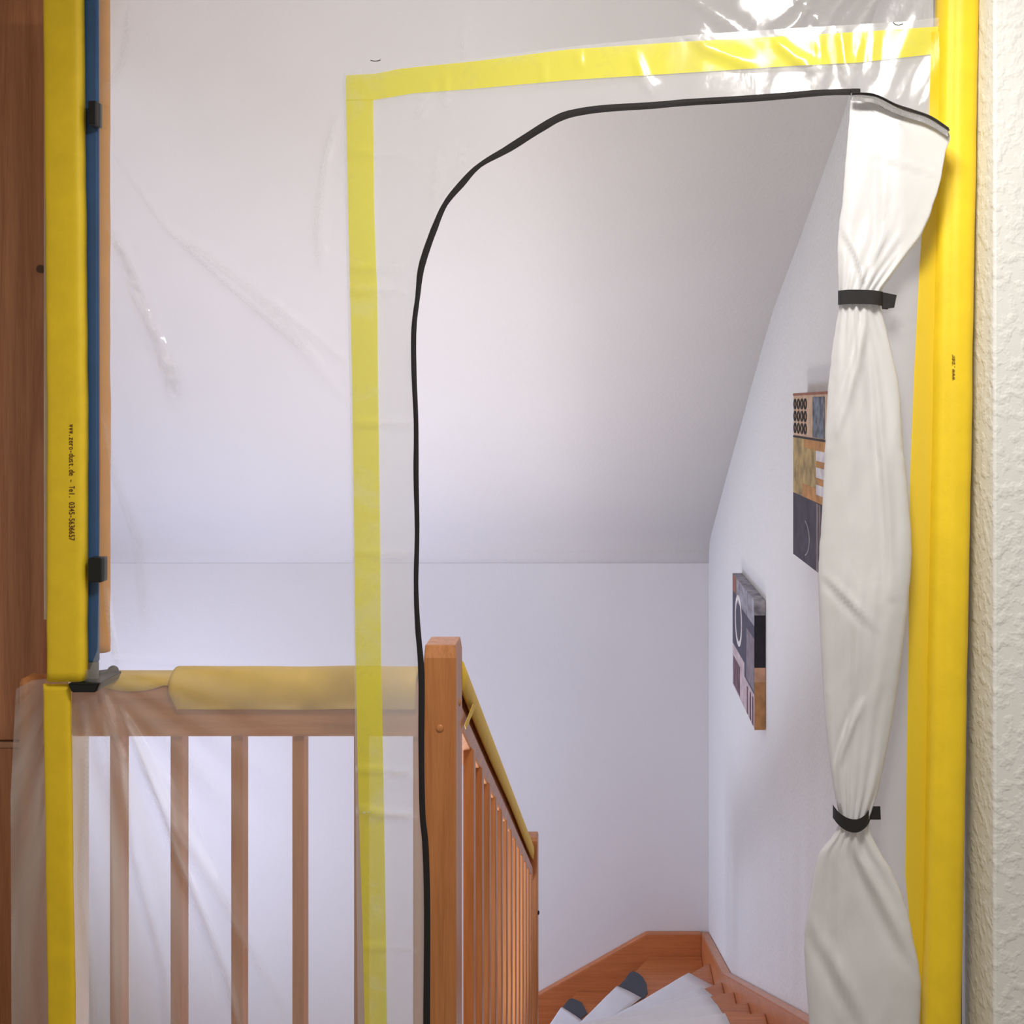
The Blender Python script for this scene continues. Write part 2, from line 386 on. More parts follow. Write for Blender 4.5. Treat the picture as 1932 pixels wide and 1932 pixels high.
for k in range(1, 11):
    a0, a1 = nos[k-1]; b0, b1 = nos[k]
    back = Vector((0, -0.03))
    if k == 8: pts = [a0, a1, Vector((XO, 5.45)), b1, b0]
    elif k == 9: pts = [a0+Vector((0.0, 0)), a1, b1, b0]
    elif k == 10: pts = [a0, a1, b1, b0]
    else: pts = [a0+back, a1+back, b1, b0]
    poly2(pts, L(k), 0.042, M_tread, 'tread', stair)
    # riser below the front edge
    bm = bmesh.new(); d = (b1-b0).normalized(); n = Vector((d.y, -d.x))*0.03; t = Vector((d.y, -d.x))*0.018
    q0 = b0+n; q1 = b1+n
    prism(bm, [(q0.x, q0.y, Z(L(k)+0.042)), (q1.x, q1.y, Z(L(k)+0.042)), (q1.x+t.x, q1.y+t.y, Z(L(k)+0.042)), (q0.x+t.x, q0.y+t.y, Z(L(k)+0.042))], (0, 0, -0.148))
    link('riser', mesh_bm(bm), M_tread, stair)
def G(px, py, drop):
    D = drop*F/(py-CY); return Vector(((px-CX)*D/F, D))
# cover paper on every tread, folded over the front edge
names = {2: 'second', 3: 'third', 4: 'fourth', 5: 'fifth', 6: 'sixth'}
ends = {1: 0.42, 2: 0.41, 3: 0.42, 4: 0.435, 5: 0.448, 6: 0.46, 7: 0.442}
plabel = {1: 'white cover paper on the highest stair tread, just below the landing',
          2: 'white cover paper on the stair tread at the very bottom edge of the photo',
          3: 'narrow visible strip of white cover paper, nearest of the fan of papered treads',
          4: 'narrow strip of white cover paper, second nearest in the fan of papered treads',
          5: 'narrow strip of white cover paper in the middle of the papered fan of treads',
          6: 'strip of white cover paper directly in front of the large topmost paper in the fan',
          7: 'large white cover paper whose pointed corner reaches highest in the papered fan',
          8: 'white cover paper with a grey mat corner sticking out, in the bend of the stairs',
          9: 'small white cover paper beside the lower newel, with grey mat corner at its tip'}
for k in range(1, 10):
    a0, a1 = nos[k-1]; b0, b1 = nos[k]
    e = 0.0035
    if k <= 7:
        d = (b1-b0).normalized(); tt = (ends[k]-b0.x)/d.x
        c1 = b0+d*tt; nn = Vector((d.y, -d.x))
        dep = 0.26 if k < 6 else 0.24
        c2 = c1+nn*dep; c0 = b0+d*0.02; c3 = c0+nn*(0.10 if k > 5 else dep)
        pts = [c0, c1, c2, c3]
    elif k == 8:
        pts = [G(1090, 1938, L(8)), G(1165, 1863, L(8)), G(1210, 1884, L(8)), Vector((0.26, 4.95)), Vector((-0.2, 4.5))]
        d = (pts[1]-pts[0]).normalized()
    else:
        pts = [Vector((-0.27, 5.08)), G(1061, 1902, L(9)), G(1104, 1917, L(9)), Vector((-0.02, 5.10)), Vector((-0.2, 4.72))]
    bm = bmesh.new()
    # cockled sheet: rows run from the back to the rolled front edge and down over it
    p0, p1 = pts[0], pts[1]; dd = (p1-p0).normalized(); fw = Vector((-dd.y, dd.x))
    if k <= 7: bk0, bk1 = pts[3], pts[2]
    elif k == 8: bk0, bk1 = Vector((-0.2, 4.5)), pts[2]
    else: bk0, bk1 = Vector((-0.2, 4.72)), pts[3]
    N = 14; rowsv = []
    for (u, dz, fo) in ((1.0, 0.001, 0), (0.8, 0.002, 0), (0.6, 0.0035, 0), (0.4, 0.004, 0), (0.22, 0.0035, 0), (0.1, 0.003, 0), (0.03, 0.003, 0), (0.0, 0.0015, 0.003), (0.0, -0.003, 0.009), (0.0, -0.011, 0.013), (0.0, -0.024, 0.014), (0.0, -0.055, 0.010)):
        rw = []
        for j in range(N+1):
            a_ = p0.lerp(p1, j/N); b_ = bk0.lerp(bk1, j/N)
            if k == 8 and u > 0: b_ = p1.lerp(pts[2], 1.0)+(bk0-pts[2])*(1-j/N)
            p = a_.lerp(b_, u)+fw*fo
            z = Z(L(k))+e+dz+(0.0035*(0.4+noise.noise(Vector((p.x*7+k, p.y*9, k))))*(1.6 if dz > 0 else 0.3))
            rw.append(bm.verts.new((p.x, p.y, max(z, Z(L(k))+0.001) if dz > 0 else z)))
        rowsv.append(rw)
    for ra, rb in zip(rowsv, rowsv[1:]):
        for j in range(N): bm.faces.new([ra[j], ra[j+1], rb[j+1], rb[j]])
    for f in bm.faces: f.smooth = True
    bmesh.ops.recalc_face_normals(bm, faces=bm.faces[:])
    o = link('cover_paper', mesh_bm(bm), M_paper)
    m = o.modifiers.new('thick', 'SOLIDIFY'); m.thickness = 0.0012
    tag(o, plabel[k], 'paper', 'cover papers on the stair treads')
for k, pp, lab in ((8, [(1160, 1868), (1180, 1847), (1187, 1836), (1194, 1832), (1204, 1836), (1213, 1844), (1220, 1857), (1222, 1874), (1216, 1882), (1200, 1890)], 'larger dark grey stair mat corner poking out from white paper on the bend tread'),
                (9, [(1058, 1905), (1068, 1892), (1074, 1885), (1080, 1883.5), (1097, 1891), (1103, 1901), (1108, 1912), (1096, 1922)], 'smaller dark grey stair mat corner poking out beside the lower newel')):
    pts = [G(x, y, L(k)-0.003) for x, y in pp]
    cc = sum(pts, Vector((0, 0)))/len(pts)
    if k == 8: pts += [Vector((0.11, 4.98)), Vector((0.0, 4.92))]
    else: pts += [Vector((-0.03, 5.1)), Vector((-0.18, 5.05))]
    o = poly2(pts, L(k)-0.0035, 0.0033, M_mat, 'stair_mat', None, 0)
    tag(o, lab, 'mat', 'grey stair mats')

# ------------------------------------------------------------------ pictures on the right wall
XF = 0.560
def FW(px, py, off=0.0):
    D = XF*F/(px-CX); return Vector((XF-off, D, EYE-(py-CY)*D/F))
def col(name, c, r=0.7, var=0.25, s=25):
    return plain(name, c, r, var, s)
def patch(bm, pts, th, mi):
    a = [FW(x, y) for x, y in pts]
    prism(bm, [(p.x+0.0005, p.y, p.z) for p in a], (-th-0.0005, 0, 0), mi)
# lower (far) picture: D 3.62..4.22, z 0.294..0.757
pa = thing('wall_picture', (0.58, 3.92, 0.29), 'smaller lower canvas on the stairwell wall, with a white ring and dark block edge', 'picture', 'abstract canvases on the stairwell wall')
Da, Db = 3.62, 4.215
z0, z1 = EYE-1.166, EYE-0.702
cols = [col('canvas_grey_violet', (0.20, 0.17, 0.19)), col('canvas_black', (0.008, 0.006, 0.012), var=0.6), col('canvas_pale_pink', (0.52, 0.42, 0.42)),
        col('canvas_tan', (0.44, 0.22, 0.09)), col('canvas_silver', (0.28, 0.27, 0.30), var=0.5), col('canvas_slate', (0.06, 0.055, 0.085)),
        col('canvas_white', (0.75, 0.72, 0.68)), col('canvas_brown', (0.26, 0.11, 0.07)), col('canvas_plum', (0.13, 0.07, 0.085), var=0.5), col('canvas_rose_tan', (0.52, 0.29, 0.19))]
bm = bmesh.new(); box(bm, XF, 0.598, Da, Db, z0, z1, 0.002); link('canvas', mesh_bm(bm), cols[2], pa)
bm = bmesh.new()
def near_side(bm, za, zb, mi):   # side edge facing the landing
    box(bm, XF-0.001, 0.5985, Da-0.001, Da+0.001, za, zb, 0, mi)
zt = lambda y, D: EYE-(y-CY)*D/F
near_side(bm, zt(1161, 3.62), z1+0.0005, 4)
near_side(bm, zt(1260, 3.62), zt(1161, 3.62), 1)
near_side(bm, zt(1287, 3.62), zt(1260, 3.62), 9)
near_side(bm, z0-0.0005, zt(1287, 3.62), 3)
box(bm, XF-0.001, 0.5985, Da, Db, z1-0.0003, z1+0.0008, 0, 4)
def yy(px, z):  # pixel row of a height on the face
    D = XF*F/(px-CX); return CY+(EYE-z)*F/D
def face_rect(bm, pxa, pxb, za, zb, th, mi):
    ya = XF*F/(pxa-CX); yb = XF*F/(pxb-CX)
    box(bm, XF-th, XF+0.0005, min(ya, yb), max(ya, yb), za, zb, 0, mi)
lo, hi = z0-0.0003, z1+0.0003
face_rect(bm, 1382.6, 1391, 0.69, hi, 0.001, 7)
face_rect(bm, 1390, 1423.5, 0.665, hi, 0.0012, 4)
face_rect(bm, 1382.6, 1405, 0.47, 0.69, 0.0008, 5)
face_rect(bm, 1405, 1423.7, 0.42, 0.665, 0.0014, 5)
face_rect(bm, 1409, 1423.7, 0.43, 0.62, 0.0018, 0)
face_rect(bm, 1384, 1396, 0.305, 0.42, 0.0014, 8)
for i, px in enumerate((1409.5, 1415, 1419.5)):
    face_rect(bm, px, px+2.0, 0.30, 0.40, 0.0014, 8)
# ring
ctr = FW(1394, 1171); n = 40
ro, ri = 1.0, 0.80
for j in range(n):
    t0, t1 = 2*math.pi*j/n, 2*math.pi*(j+1)/n
    def P(t, r): return (XF-0.0024, ctr.y+0.098*r*math.cos(t), ctr.z+0.102*r*math.sin(t))
    prism(bm, [P(t0, ro), P(t1, ro), P(t1, ri), P(t0, ri)], (0.002, 0, 0), 6)
link('painting', mesh_bm(bm), cols, pa)
# upper (near) picture
pb = thing('wall_picture', (0.58, 2.6, 1.03), 'larger upper canvas half hidden by the plastic flap, with rows of black rings and ochre', 'picture', 'abstract canvases on the stairwell wall')
Da, Db = 2.30, 2.90; z0, z1 = EYE-0.426, EYE+0.034
cols2 = [col('canvas_cream', (0.58, 0.40, 0.26), var=0.15), col('canvas_steel', (0.13, 0.15, 0.18), var=0.7, s=40), col('canvas_ochre', (0.38, 0.27, 0.10), var=0.5, s=22),
         col('canvas_orange', (0.46, 0.22, 0.06), var=0.3), col('canvas_off_white', (0.62, 0.60, 0.60)), col('canvas_dark_plum', (0.040, 0.032, 0.048), var=0.5, s=18),
         col('canvas_line_black', (0.012, 0.01, 0.01)), col('canvas_taupe', (0.20, 0.16, 0.15)), col('canvas_pale_line', (0.3, 0.29, 0.32)), col('canvas_top_red', (0.30, 0.11, 0.06))]
bm = bmesh.new(); box(bm, XF, 0.598, Da, Db, z0, z1, 0.002); link('canvas', mesh_bm(bm), cols2[0], pb)
bm = bmesh.new()
D9 = 2.9
lo = z0-0.0004; hi = z1+0.0004
zc, zd = EYE-0.087, EYE-0.249
patch(bm, [(1497.2, yy(1497.2, zc)), (1592, yy(1592, zc)), (1592, yy(1592, zd)), (1497.2, yy(1497.2, zd))], 0.0010, 2)
patch(bm, [(1497.2, yy(1497.2, zd)), (1592, yy(1592, zd)), (1592, yy(1592, lo)), (1497.2, yy(1497.2, lo))], 0.0012, 5)
face_rect(bm, 1534, 1556, zc+0.004, z1-0.012, 0.0015, 1)
face_rect(bm, 1497.2, 1592, zc-0.004, zc+0.0015, 0.0014, 6)
face_rect(bm, 1515, 1592, zd, zd+0.035, 0.0016, 3)
face_rect(bm, 1518, 1592, zc-0.028, zc-0.004, 0.0016, 3)
face_rect(bm, 1541, 1592, zd+0.01, zc-0.01, 0.0014, 3)
for zz in (zc-0.035, zc-0.078, zc-0.122): face_rect(bm, 1541, 1561, zz-0.02, zz+0.006, 0.0022, 4)
face_rect(bm, 1541, 1545, lo, zd-0.003, 0.0018, 7)
face_rect(bm, 1546.5, 1549, lo, zd-0.003, 0.0018, 7)
face_rect(bm, 1497.2, 1592, z1-0.006, hi, 0.0016, 9)
box(bm, XF-0.001, 0.5985, Da, Db, z1-0.0003, z1+0.0008, 0, 9)
for r in range(3):
    for q in range(4):
        px = 1500.5+q*6.4; zz = z1-0.030-r*0.034; cy = XF*F/(px-CX)
        for j in range(14):
            t0, t1 = 2*math.pi*j/14, 2*math.pi*(j+1)/14
            P = lambda t, r_: (XF-0.0022, cy+0.018*r_*math.cos(t), zz+0.0150*r_*math.sin(t))
            prism(bm, [P(t0, 1), P(t1, 1), P(t1, 0.62), P(t0, 0.62)], (0.002, 0, 0), 6)
cen = FW(1520, 1015)
for j in range(9):
    t0, t1 = -1.2+2.4*j/9, -1.2+2.4*(j+1)/9
    P = lambda t, r_: (XF-0.0022, cen.y+0.03-0.09*r_*math.cos(t), cen.z+0.052*r_*math.sin(t))
    prism(bm, [P(t0, 1), P(t1, 1), P(t1, 0.93), P(t0, 0.93)], (0.0014, 0, 0), 8)
link('painting', mesh_bm(bm), cols2, pb)

# ------------------------------------------------------------------ dust sheet and zip door
zip_px = [(1618, 173), (1550, 175), (1480, 181), (1400, 187), (1300, 193), (1230, 199), (1150, 204), (1100, 210), (1060, 220), (1020, 242), (960, 280), (905, 312), (870, 348), (840, 385), (820, 430), (802, 480), (793, 515), (788, 560), (781, 620), (781, 700), (785, 800), (785, 900), (787, 1000), (785, 1100), (788, 1180), (795, 1270), (795, 1400), (797, 1530), (803, 1600), (806, 1720), (805, 1932), (805, 2060)]
zip_w = [12, 12, 13, 13, 13, 13, 14, 14, 15, 15, 14, 9, 13, 10, 12, 13, 12, 9, 10, 10, 9, 10, 9, 9, 10, 12, 11, 11, 12, 12, 13, 13]
zc_ = catmull([(*p, 0) for p in zip_px], 5)
HOLE = [(p.x, p.y) for p in zc_] + [(1625, 2060)]
def pip(x, y, poly):
    c = False; n = len(poly); j = n-1
    for i in range(n):
        xi, yi = poly[i]; xj, yj = poly[j]
        if (yi > y) != (yj > y) and x < (xj-xi)*(y-yi)/(yj-yi)+xi: c = not c
        j = i
    return c
def seg_dist(x, y, path):
    best = 1e9; bt = 0; n = len(path)-1; side = 1
    for i in range(n):
        ax, ay = path[i]; bx, by = path[i+1]
        dx, dy = bx-ax, by-ay; L2 = dx*dx+dy*dy
        t = max(0, min(1, ((x-ax)*dx+(y-ay)*dy)/L2))
        qx, qy = ax+dx*t-x, ay+dy*t-y; d = math.hypot(qx, qy)
        if d < best: best = d; bt = (i+t)/n; side = 1 if dx*(y-ay)-dy*(x-ax) > 0 else -1
    return best, bt, side
# creases: path, half width px, height m, (fade in, fade out)
CR = [([(187, 1297), (230, 1430), (249, 1608), (311, 1842), (322, 2000)], 13, 0.010),
      ([(218, 1308), (303, 1522), (338, 1620), (428, 1842), (470, 2000)], 11, 0.014),
      ([(190, 1300), (205, 1420), (214, 1640), (217, 1800), (225, 2000)], 12, 0.008),
      ([(165, 1320), (160, 1530), (152, 1680), (172, 1830), (185, 2000)], 9, 0.008),
      ([(250, 1420), (330, 1560), (420, 1700), (560, 1950)], 16, 0.006),
      ([(195, 265), (310, 430), (430, 540), (560, 650), (655, 765)], 11, 0.005),
      ([(330, 440), (470, 545), (620, 690)], 20, 0.006),
      ([(500, 560), (600, 640), (655, 690)], 9, 0.004),
      ([(640, 200), (612, 300), (598, 420), (600, 520)], 13, 0.006),
      ([(200, 420), (240, 500), (285, 620), (322, 700), (332, 760)], 22, 0.012),
      ([(232, 520), (270, 600), (300, 640), (318, 740)], 8, 0.006),
      ([(244, 0), (236, 80), (228, 120), (192, 185)], 14, 0.008),
      ([(190, 760), (215, 900), (260, 1020), (275, 1200)], 18, 0.006),
      ([(195, 1090), (205, 1180), (220, 1260)], 8, 0.008),
      ([(880, -40), (875, 60), (872, 118)], 7, 0.004),
      ([(1490, -20), (1530, 20), (1560, 60), (1620, 90)], 9, 0.007),
      ([(1560, -60), (1500, 40), (1450, 80)], 12, 0.008),
      ([(1700, -60), (1640, 10), (1610, 60), (1590, 120)], 14, 0.008),
      ([(1640, -60), (1570, 20), (1530, 100)], 10, 0.006),
      ([(1200, -60), (1330, 10), (1440, 90)], 14, 0.005)]
PCR = [([(655, 286), (705, 290), (790, 296)], 5, 0.0020), ([(655, 505), (710, 507), (760, 505)], 4, 0.0022), ([(655, 548), (712, 551), (770, 552)], 4, 0.0022),
       ([(660, 798), (720, 800), (785, 806)], 5, 0.003), ([(665, 1045), (720, 1047), (785, 1049)], 5, 0.003), ([(672, 1452), (725, 1456), (790, 1466)], 5, 0.004),
       ([(672, 1528), (725, 1538), (790, 1546)], 6, 0.006), ([(680, 1788), (785, 1792)], 4, 0.004),
       ([(822, 155), (800, 190), (790, 230)], 8, 0.003), ([(835, 130), (842, 200)], 5, 0.003), ([(1022, 105), (1024, 160)], 4, 0.003), ([(1092, 95), (1094, 130)], 4, 0.003),
       ([(1195, 100), (1215, 150), (1235, 175)], 8, 0.004), ([(1300, 60), (1330, 90), (1440, 130)], 10, 0.006), ([(1460, 75), (1500, 110), (1560, 140)], 9, 0.006),
       ([(1585, 50), (1592, 110), (1604, 165)], 7, 0.008), ([(1545, 70), (1550, 130), (1540, 180)], 6, 0.005), ([(1650, 60), (1645, 105), (1640, 150)], 6, 0.004),
       ([(1625, 60), (1600, 170), (1560, 240)], 8, 0.003), ([(1700, 620), (1735, 618)], 4, 0.003), ([(830, 290), (822, 380)], 5, 0.002), ([(872, 280), (868, 330)], 4, 0.002)]
def boxes(cr): return [(min(p[0] for p in c[0])-3*c[1], max(p[0] for p in c[0])+3*c[1], min(p[1] for p in c[0])-3*c[1], max(p[1] for p in c[0])+3*c[1], c) for c in cr]
CRB = boxes(CR); PCRB = boxes(PCR)
def crease(x, y, B):
    o = 0
    for x0, x1, y0, y1, (path, hw, amp) in B:
        if x < x0 or x > x1 or y < y0 or y > y1: continue
        d, t, side = seg_dist(x, y, path)
        if d > 3*hw: continue
        fade = min(1, t*6+0.15)*min(1, (1-t)*5+0.1)
        s = d/(hw*(0.5+0.8*t))*side
        o += amp*fade*(math.exp(-s*s*1.4) if s > 0 else math.exp(-s*s*0.5))
    return o
def fold_sheen_main(x, y):  # layering and painted crease shine: sharp on one side, fading on the other
    o = 0.0
    for x0, x1, y0, y1, (path, hw, amp) in CRB:
        if x < x0 or x > x1 or y < y0 or y > y1: continue
        d, t, side = seg_dist(x, y, path); k = d/(hw*(0.45+0.9*t))
        if k > 3: continue
        fade = min(1, t*6+0.15)*min(1, (1-t)*5+0.1)
        st_ = 0.8+0.5*noise.noise(Vector((x/110, y/110, 3)))
        o = max(o, fade*(amp/0.012)*st_*(math.exp(-(k*2.4)**2) if side > 0 else 0.25*math.exp(-k*1.6)+0.75*math.exp(-(k*2.0)**2)))
    if x < 620 and y > 1290:       # gathered, many layers deep, towards the pole foot
        a = math.atan2(x-120, y-1200); g = max(0, 1-(x-110)/370)*min(1, (y-1290)/160)
        o = o*0.9+g*(0.85+0.35*math.sin(a*34+2*noise.noise(Vector((x/260, y/500, 8)))))
    return min(1.6, o)
def fold_sheen_panel(x, y):  # whitish crease streaks of the door film, drawn as extra opacity
    o = 0.0
    for x0, x1, y0, y1, (path, hw, amp) in PCRB:
        if x < x0 or x > x1 or y < y0 or y > y1: continue
        d, t, side = seg_dist(x, y, path); k = d/hw
        if k < 2: o = max(o, (amp/0.006)*math.exp(-k*k*2)*min(1, (1-t)*5+0.1))
    return min(1.0, o)
def off_main(x, y):
    q = Vector((x/260, y/420, 0.3)); o = 0.010*noise.noise(q)+0.003*noise.noise(q*3.1)
    if x < 620 and y > 1250:      # gathered below the pole foot
        a = math.atan2(x-150, max(1, y-1240)); r = math.hypot(x-187, y-1290)
        o += 0.006*math.sin(a*26+noise.noise(Vector((x/200, y/300, 5)))*2)*min(1, r/250)*max(0, 1-(x-150)/470)
    if y < 200 and x > 1250:
        o += 0.003*noise.noise(Vector(((x+0.45*y)/30, (0.45*x-y)/210, 2)))*min(1, (x-1250)/250)
    o += crease(x, y, CRB)
    if 190 < x < 380 and 400 < y < 800:      # crumpled patch that catches the lamp
        cxp = interp([(400, 215), (500, 242), (600, 275), (700, 318), (790, 330)], y); k = (x-cxp)/20
        if abs(k) < 2.5: o += 0.0075*math.exp(-k*k)*min(1, (y-400)/60)*min(1, (800-y)/60)*noise.noise(Vector((x/13, y/17, 6)))
    if x < 330:                    # lies in front of the pole and the end post
        k = min(1, (330-x)/130); lo_ = 0.010 if y > 1240 else 0.0
        o = (1-k)*o+k*(lo_+abs(o)*0.8)
    return o
def off_panel(x, y):
    q = Vector((x/300, y/500, 0.3)); o = 0.004*noise.noise(q)
    if y < 220 and x > 1150: o += 0.004*noise.noise(Vector(((x+0.4*y)/40, y/130, 2)))*min(1, (x-1150)/250)
    return o+crease(x, y, PCRB)
def PF(x, y, off=0.0):
    return W(x, y, FD(x)-off)
def sheet(outer, hole, step, offf, base, fold_sheen_f=None, fine_x=9999):
    ob = [Vector((p.x, p.y)) for p in rs_poly([(*p, 0) for p in outer+[outer[0]]], step)][:-1]
    V = list(ob); E = [(i, (i+1) % len(ob)) for i in range(len(ob))]
    if hole:
        hb = [Vector((p.x, p.y)) for p in rs_poly([(*p, 0) for p in hole+[hole[0]]], step)][:-1]
        n0 = len(V); V += hb; E += [(n0+i, n0+(i+1) % len(hb)) for i in range(len(hb))]
    xs = [p[0] for p in outer]; ys = [p[1] for p in outer]
    y = min(ys)+step*0.5; r = 0
    while y < max(ys):
        x = min(xs)+step*(0.5 if r % 2 else 0.0)+0.1
        while x < max(xs):
            if (x < fine_x or r % 2 == 0) and pip(x, y, outer): V.append(Vector((x, y)))
            x += step if x < fine_x else 2*step
        y += step*0.9; r += 1
    vo, eo, fo, *_ = delaunay_2d_cdt(V, E, [], 0, 1e-4)
    verts = [PF(v.x, v.y, base+offf(v.x, v.y)) for v in vo]
    faces = []
    for f in fo:
        cx = sum(vo[i].x for i in f)/3; cy = sum(vo[i].y for i in f)/3
        if pip(cx, cy, outer) and not (hole and pip(cx, cy, hole)):
            f = tuple(f); nn = (verts[f[1]]-verts[f[0]]).cross(verts[f[2]]-verts[f[0]])
            faces.append(f if nn.y < 0 else f[::-1])     # all facing the landing
    me = bpy.data.meshes.new('sheet'); me.from_pydata(verts, [], faces); me.update()
    if fold_sheen_f:
        at = me.attributes.new('fold_sheen', 'FLOAT', 'POINT')
        at.data.foreach_set('value', [max(0.0, fold_sheen_f(v.x, v.y)) for v in vo])
    return me
BOT = 2030
hole_main = [(p[0]-6 if i < len(HOLE)-1 else p[0]+10, p[1]-6 if p[1] < 500 else p[1]) for i, p in enumerate(HOLE)]
hole_main[0] = (1635, 167)
hole_main[-1] = (1635, BOT+10); hole_main[-2] = (799, BOT+10)
outer_main = [(184, -90), (1772, -90), (1774, 400), (1760, 1200), (1768, BOT)] + [(1636, BOT)]
hm = [p for p in hole_main if p[1] <= BOT-5]
outer_main = [(186, -90), (1772, -90), (1774, 400), (1765, 1200), (1768, BOT), (1636, BOT), (1634, 900)] + hm + [(798, BOT), (22, BOT), (20, 1500), (30, 1300), (60, 1284), (120, 1276), (170, 1262), (184, 1225), (190, 900), (188, 400)]
ds = sheet(outer_main, None, 5.2, off_main, 0.0, fold_sheen_main, fine_x=650)
dust = link('dust_sheet', ds, M_film, None, True)
tag(dust, 'large clear crinkled plastic dust sheet stretched between the two yellow-padded poles', 'plastic sheet')

door = thing('zip_door', W(1100, BOT, FD(1100)), 'milky plastic zip door bordered with lemon yellow tape, stuck on the clear sheet', 'zip door')
hp = [p for p in HOLE if p[1] <= BOT-5]
outer_p = [(647, 138), (700, 134), (1100, 85), (1300, 66), (1500, 53), (1700, 41), (1772, 33), (1778, 400), (1775, 1200), (1775, BOT), (1624, BOT), (1622, 900), (1619, 300)] + hp + [(805, BOT), (676, BOT), (668, 1200), (660, 760), (652, 400)]
pm = sheet(outer_p, None, 10.0, lambda x, y: off_panel(x, y), 0.012, fold_sheen_panel)
link('door_panel', pm, M_panel, door, True)
# tape strips, printed on the panel: top, left, right
def strip(lft, rgt, n, horizontal, base, name, mat, m=5):
    verts = []; faces = []
    for i in range(n+1):
        for j in range(m+1):
            if horizontal:
                x = lft[0][0]+(lft[-1][0]-lft[0][0])*i/n; ya = interp(lft, x); yb = interp(rgt, x); y = ya+(yb-ya)*j/m
            else:
                y = lft[0][0]+(lft[-1][0]-lft[0][0])*i/n; xa = interp(lft, y); xb = interp(rgt, y); x = xa+(xb-xa)*j/m
            verts.append(PF(x, y, base+off_panel(x, y)))
    for i in range(n):
        for j in range(m):
            a = i*(m+1)+j; faces.append((a, a+1, a+m+2, a+m+1))
    me = bpy.data.meshes.new(name); me.from_pydata(verts, [], faces); me.update()
    return link(name, me, mat, door, True)
strip([(653, 142), (710, 139), (752, 130), (900, 115), (1075, 93), (1300, 78), (1500, 67), (1620, 60), (1770, 50)],
      [(653, 190), (704, 189), (780, 176), (900, 167), (1075, 151), (1300, 137), (1500, 124), (1620, 118), (1770, 101)], 150, True, 0.0145, 'border_tape', M_tape, 6)
strip([(188, 653), (400, 657), (700, 664), (1000, 668), (1240, 671), (1500, 676), (1750, 684), (BOT, 690)],
      [(188, 704), (400, 706), (560, 712), (700, 713), (1000, 717), (1240, 719), (1500, 724), (1750, 728), (BOT, 731)], 220, False, 0.0145, 'border_tape', M_tape)
strip([(60, 1757), (250, 1752), (500, 1735), (700, 1725), (900, 1717), (1200, 1714), (1500, 1710), (1650, 1708), (1760, 1718), (1850, 1736), (BOT, 1735)],
      [(60, 1786), (900, 1775), (BOT, 1768)], 160, False, 0.0150, 'border_tape', M_tape2)
# zip: a black ribbon along the opening
def ribbon(path, widths, base, th, mat, name, parent, sub, offf=off_panel, twist=None):
    P = catmull([(*p, 0) for p in path], sub)
    bm = bmesh.new(); rings = []
    for i, p in enumerate(P):
        t = (P[min(i+1, len(P)-1)]-P[max(i-1, 0)]).normalized(); n = Vector((-t.y, t.x, 0))
        u = i/sub; k = min(int(u), len(widths)-2); wv = widths[k]+(widths[k+1]-widths[k])*(u-k)
        wv *= 1+0.06*noise.noise(Vector((i*0.35, 3, 1)))
        tw = 0.0025*noise.noise(Vector((i*0.12, 0, 7)))
        a = p+n*wv/2; b = p-n*wv/2
        o = base+offf(p.x, p.y)
        rings.append([PF(a.x, a.y, o+tw), PF(b.x, b.y, o-tw), PF(b.x, b.y, o-tw+th), PF(p.x, p.y, o+th*1.6), PF(a.x, a.y, o+tw+th)])
    loft(bm, rings); return link(name, mesh_bm(bm), mat, parent)
ribbon(zip_px[:-1]+[(805, BOT)], zip_w, 0.014, 0.0022, M_zip, 'zip', door, 6)
bm = bmesh.new(); c = PF(1611, 176, 0.022)
box(bm, c.x-0.006, c.x+0.010, c.y-0.004, c.y+0.004, c.z-0.003, c.z+0.007, 0.0015); link('zip_end_stop', mesh_bm(bm), M_zip, door)
# rolled-up flap
FL = [(176, 1606), (250, 1600), (330, 1593), (385, 1589), (420, 1583), (480, 1580), (548, 1582), (575, 1583), (650, 1571), (750, 1561), (880, 1555), (980, 1550), (1080, 1544), (1200, 1548), (1330, 1555), (1450, 1567), (1515, 1578), (1545, 1584), (1575, 1572), (1610, 1545), (1680, 1530), (1760, 1518), (1840, 1520), (1932, 1527), (BOT, 1530)]
FR = [(176, 1618), (185, 1640), (200, 1684), (222, 1735), (248, 1789), (290, 1783), (350, 1772), (440, 1740), (490, 1705), (530, 1676), (548, 1664), (575, 1661), (620, 1672), (680, 1686), (740, 1697), (830, 1703), (950, 1715), (1040, 1720), (1120, 1715), (1250, 1700), (1380, 1680), (1500, 1655), (1530, 1645), (1550, 1640), (1580, 1646), (1640, 1680), (1700, 1706), (1780, 1725), (1850, 1737), (1932, 1735), (BOT, 1735)]
flap_c = [(176, 0.016), (250, 0.028), (420, 0.034), (560, 0.040), (700, 0.040), (1000, 0.042), (1400, 0.042), (1560, 0.042), (1700, 0.042), (BOT, 0.042)]
flap_r = [(176, 0.003), (250, 0.006), (420, 0.014), (520, 0.020), (560, 0.020), (620, 0.021), (800, 0.021), (1300, 0.021), (1530, 0.019), (1650, 0.022), (BOT, 0.024)]
rows = []; y = 176.0
while y <= BOT: rows.append(y); y += 7.5
NS = 72
